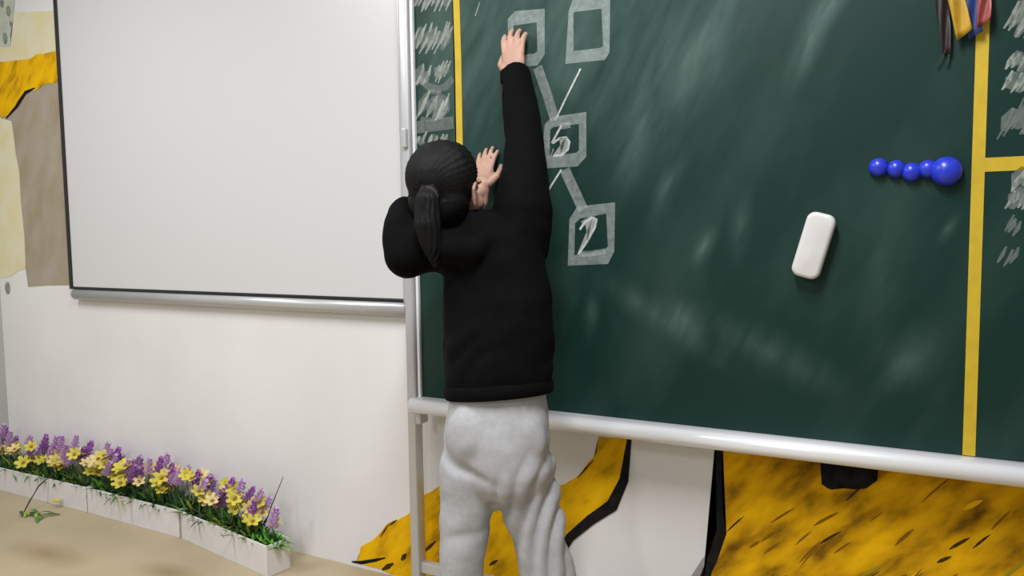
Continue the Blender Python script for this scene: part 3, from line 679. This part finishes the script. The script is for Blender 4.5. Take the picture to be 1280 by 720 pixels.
# hood lying bunched behind the neck
add_chain(bm, [A(530, 288, 2.16), A(556, 312, 2.10), A(592, 312, 2.09), A(624, 288, 2.14)], [.034, .042, .042, .034], 14)
me = fuse(bm, .0075, 7)
def fold(c_, n_):
    q = c_ - hip
    # slanting drag folds from the raised right arm to the left hem, plus soft rumples
    low = max(0., min(1., (1.22 - c_.z) / .35))
    t = (q.x * .66 - q.z * .75) * 42 + 2.4 * mnoise.noise(c_ * 6)
    d = .009 * low * (abs(math.sin(t)) - .6) * max(0, .5 + mnoise.noise(c_ * 5 + Z * 3) * 1.4) + .007 * mnoise.noise(c_ * 8) + .004 * mnoise.noise(c_ * 18)
    return d
displace(me, fold)
hoodie = tag(link('hoodie', me, M_hood, person, True), 'black hoodie')
# ribbed hem and cuff
def band(nm, c_, s, f_, h, up, m_, par):
    bm = bmesh.new(); rows = []; seg = 60
    for j, (zz, g) in enumerate(((-h, .965), (-h * .8, 1.0), (0, 1.012), (h * .8, 1.0), (h, .96))):
        rows.append([bm.verts.new(c_ + up * zz + (s * math.cos(2 * math.pi * k / seg) + f_ * math.sin(2 * math.pi * k / seg)) * (g + (.012 if k % 2 else 0))) for k in range(seg)])
    for a, b in zip(rows, rows[1:]):
        for k in range(seg): bm.faces.new((a[k], a[(k + 1) % seg], b[(k + 1) % seg], b[k]))
    o = from_bm(nm, bm, m_, par, True); so = o.modifiers.new('t', 'SOLIDIFY'); so.thickness = .006; return o
hc = A(622, 486, 2.17)
band('hem', hc, (SD + Z * .14) * .168, FD * .124 - Z * .012, .020, Vector((-.14, 0, 1)).normalized(), M_hood, hoodie)
cd = dR.normalized(); cs = cd.cross(Yv).normalized(); band('cuff', wrR + cd * .004, cs * .044, cd.cross(cs) * .042, .018, cd, M_hood, hoodie)
# ---- sweatpants
bm = Acc()
loft(bm, [ellp(A(621, 470, 2.17), .140, .100), ellp(A(621, 505, 2.17), .154, .110), ellp(A(620, 545, 2.165), .166, .120), ellp(A(620, 580, 2.165), .168, .115), ellp(A(621, 600, 2.165), .150, .100), ellp(A(621, 615, 2.165), .12, .07)])
add_sphere(bm, A(588, 548, 2.11), (.078, .050, .090), 18); add_sphere(bm, A(650, 548, 2.09), (.078, .050, .090), 18)
add_chain(bm, [A(588, 585, 2.17), A(583, 640, 2.17), A(579, 700, 2.17), A(578, 780, 2.18), anL + Z * .03], [.090, .076, .065, .060, .055], 18)
add_chain(bm, [A(654, 585, 2.16), A(667, 640, 2.155), A(682, 700, 2.145), A(694, 780, 2.13), anR + Z * .03], [.090, .082, .074, .068, .055], 18)
add_chain(bm, [A(622, 600, 2.16), A(622, 618, 2.17)], [.06, .045], 16)
me = fuse(bm, .007, 14)
crL = A(580, 590, 2.08)
def pfold(c_, n_):
    q = c_ - hip; leg = max(0., min(1., (.62 + max(0., q.x) * .9 - c_.z) / .12)); rl = max(0., min(1., (q.x - .01) / .05))
    nz_ = mnoise.noise(c_ * 5)
    tr = (q.x * .88 - q.z * .34 + q.y * .5) * 60 + 3.0 * nz_; tl = (q.x * .62 - q.z * .55) * 48 + 3.4 * mnoise.noise(c_ * 6 + X * 4)
    d = leg * (rl * .014 * (abs(math.sin(tr)) - .55) + (1 - rl) * .011 * (abs(math.sin(tl)) - .55) * max(0, .4 + 1.5 * mnoise.noise(c_ * 7))) + .006 * mnoise.noise(c_ * 8) + .003 * mnoise.noise(c_ * 20)
    e_ = c_ - crL; d -= .016 * math.exp(-((e_.z + .30 * e_.x) / .016) ** 2 - (e_.x / .06) ** 2 - (max(0, e_.y - .02) / .07) ** 2)   # crease under the left buttock
    return d
displace(me, pfold)
pants = tag(link('sweatpants', me, M_pants, person, True), 'light grey sweatpants')
# ---- shoes
for f0 in (fL, fR):
    bm = Acc(); add_chain(bm, [f0 + Z * .05 - FD * .03, f0 + Z * .045 + FD * .06, f0 + Z * .036 + FD * .16], [.046, .044, .036], 14)
    me = fuse(bm, .006, 4)
    for v in me.vertices: v.co.z = max(v.co.z, .012)
    link('shoe', me, mat('shoe_cloth', (.08, .08, .09), .7), person, True)
    bm = bmesh.new(); n = 22; lo = []; hi = []
    for k in range(n):
        a = 2 * math.pi * k / n; c_ = f0 + FD * .065 + SD * math.cos(a) * .052 * (1 - .12 * math.sin(a)) + FD * math.sin(a) * .135
        lo.append(bm.verts.new((c_.x, c_.y, 0))); hi.append(bm.verts.new((c_.x, c_.y, .022)))
    bm.faces.new(lo); bm.faces.new(hi)
    for k in range(n): bm.faces.new((lo[k], lo[(k + 1) % n], hi[(k + 1) % n], hi[k]))
    from_bm('sole', bm, mat('sole_rubber', (.6, .6, .58), .6), person)
# ---- piece of chalk between thumb and forefinger of the raised hand
q0 = (Vector(tipsR[0][-1]) + Vector(thR)) / 2; q1 = Vector((q0.x - .004, YB - .001, q0.z + .02)); ax = (q1 - q0).normalized()
bm = bmesh.new(); tube_bm(bm, [q1 - ax * .055, q1 - ax * .05, q1 - ax * .003, q1], [.004, .005, .005, .0038], 0, 10)
bm.verts.ensure_lookup_table()
for ring in (bm.verts[:10], bm.verts[-10:]): bm.faces.new(list(ring))
tag(from_bm('chalk_stick', bm, mat('chalk_white', (.8, .8, .78), .9), None), 'short piece of white chalk held in the raised hand', 'chalk')
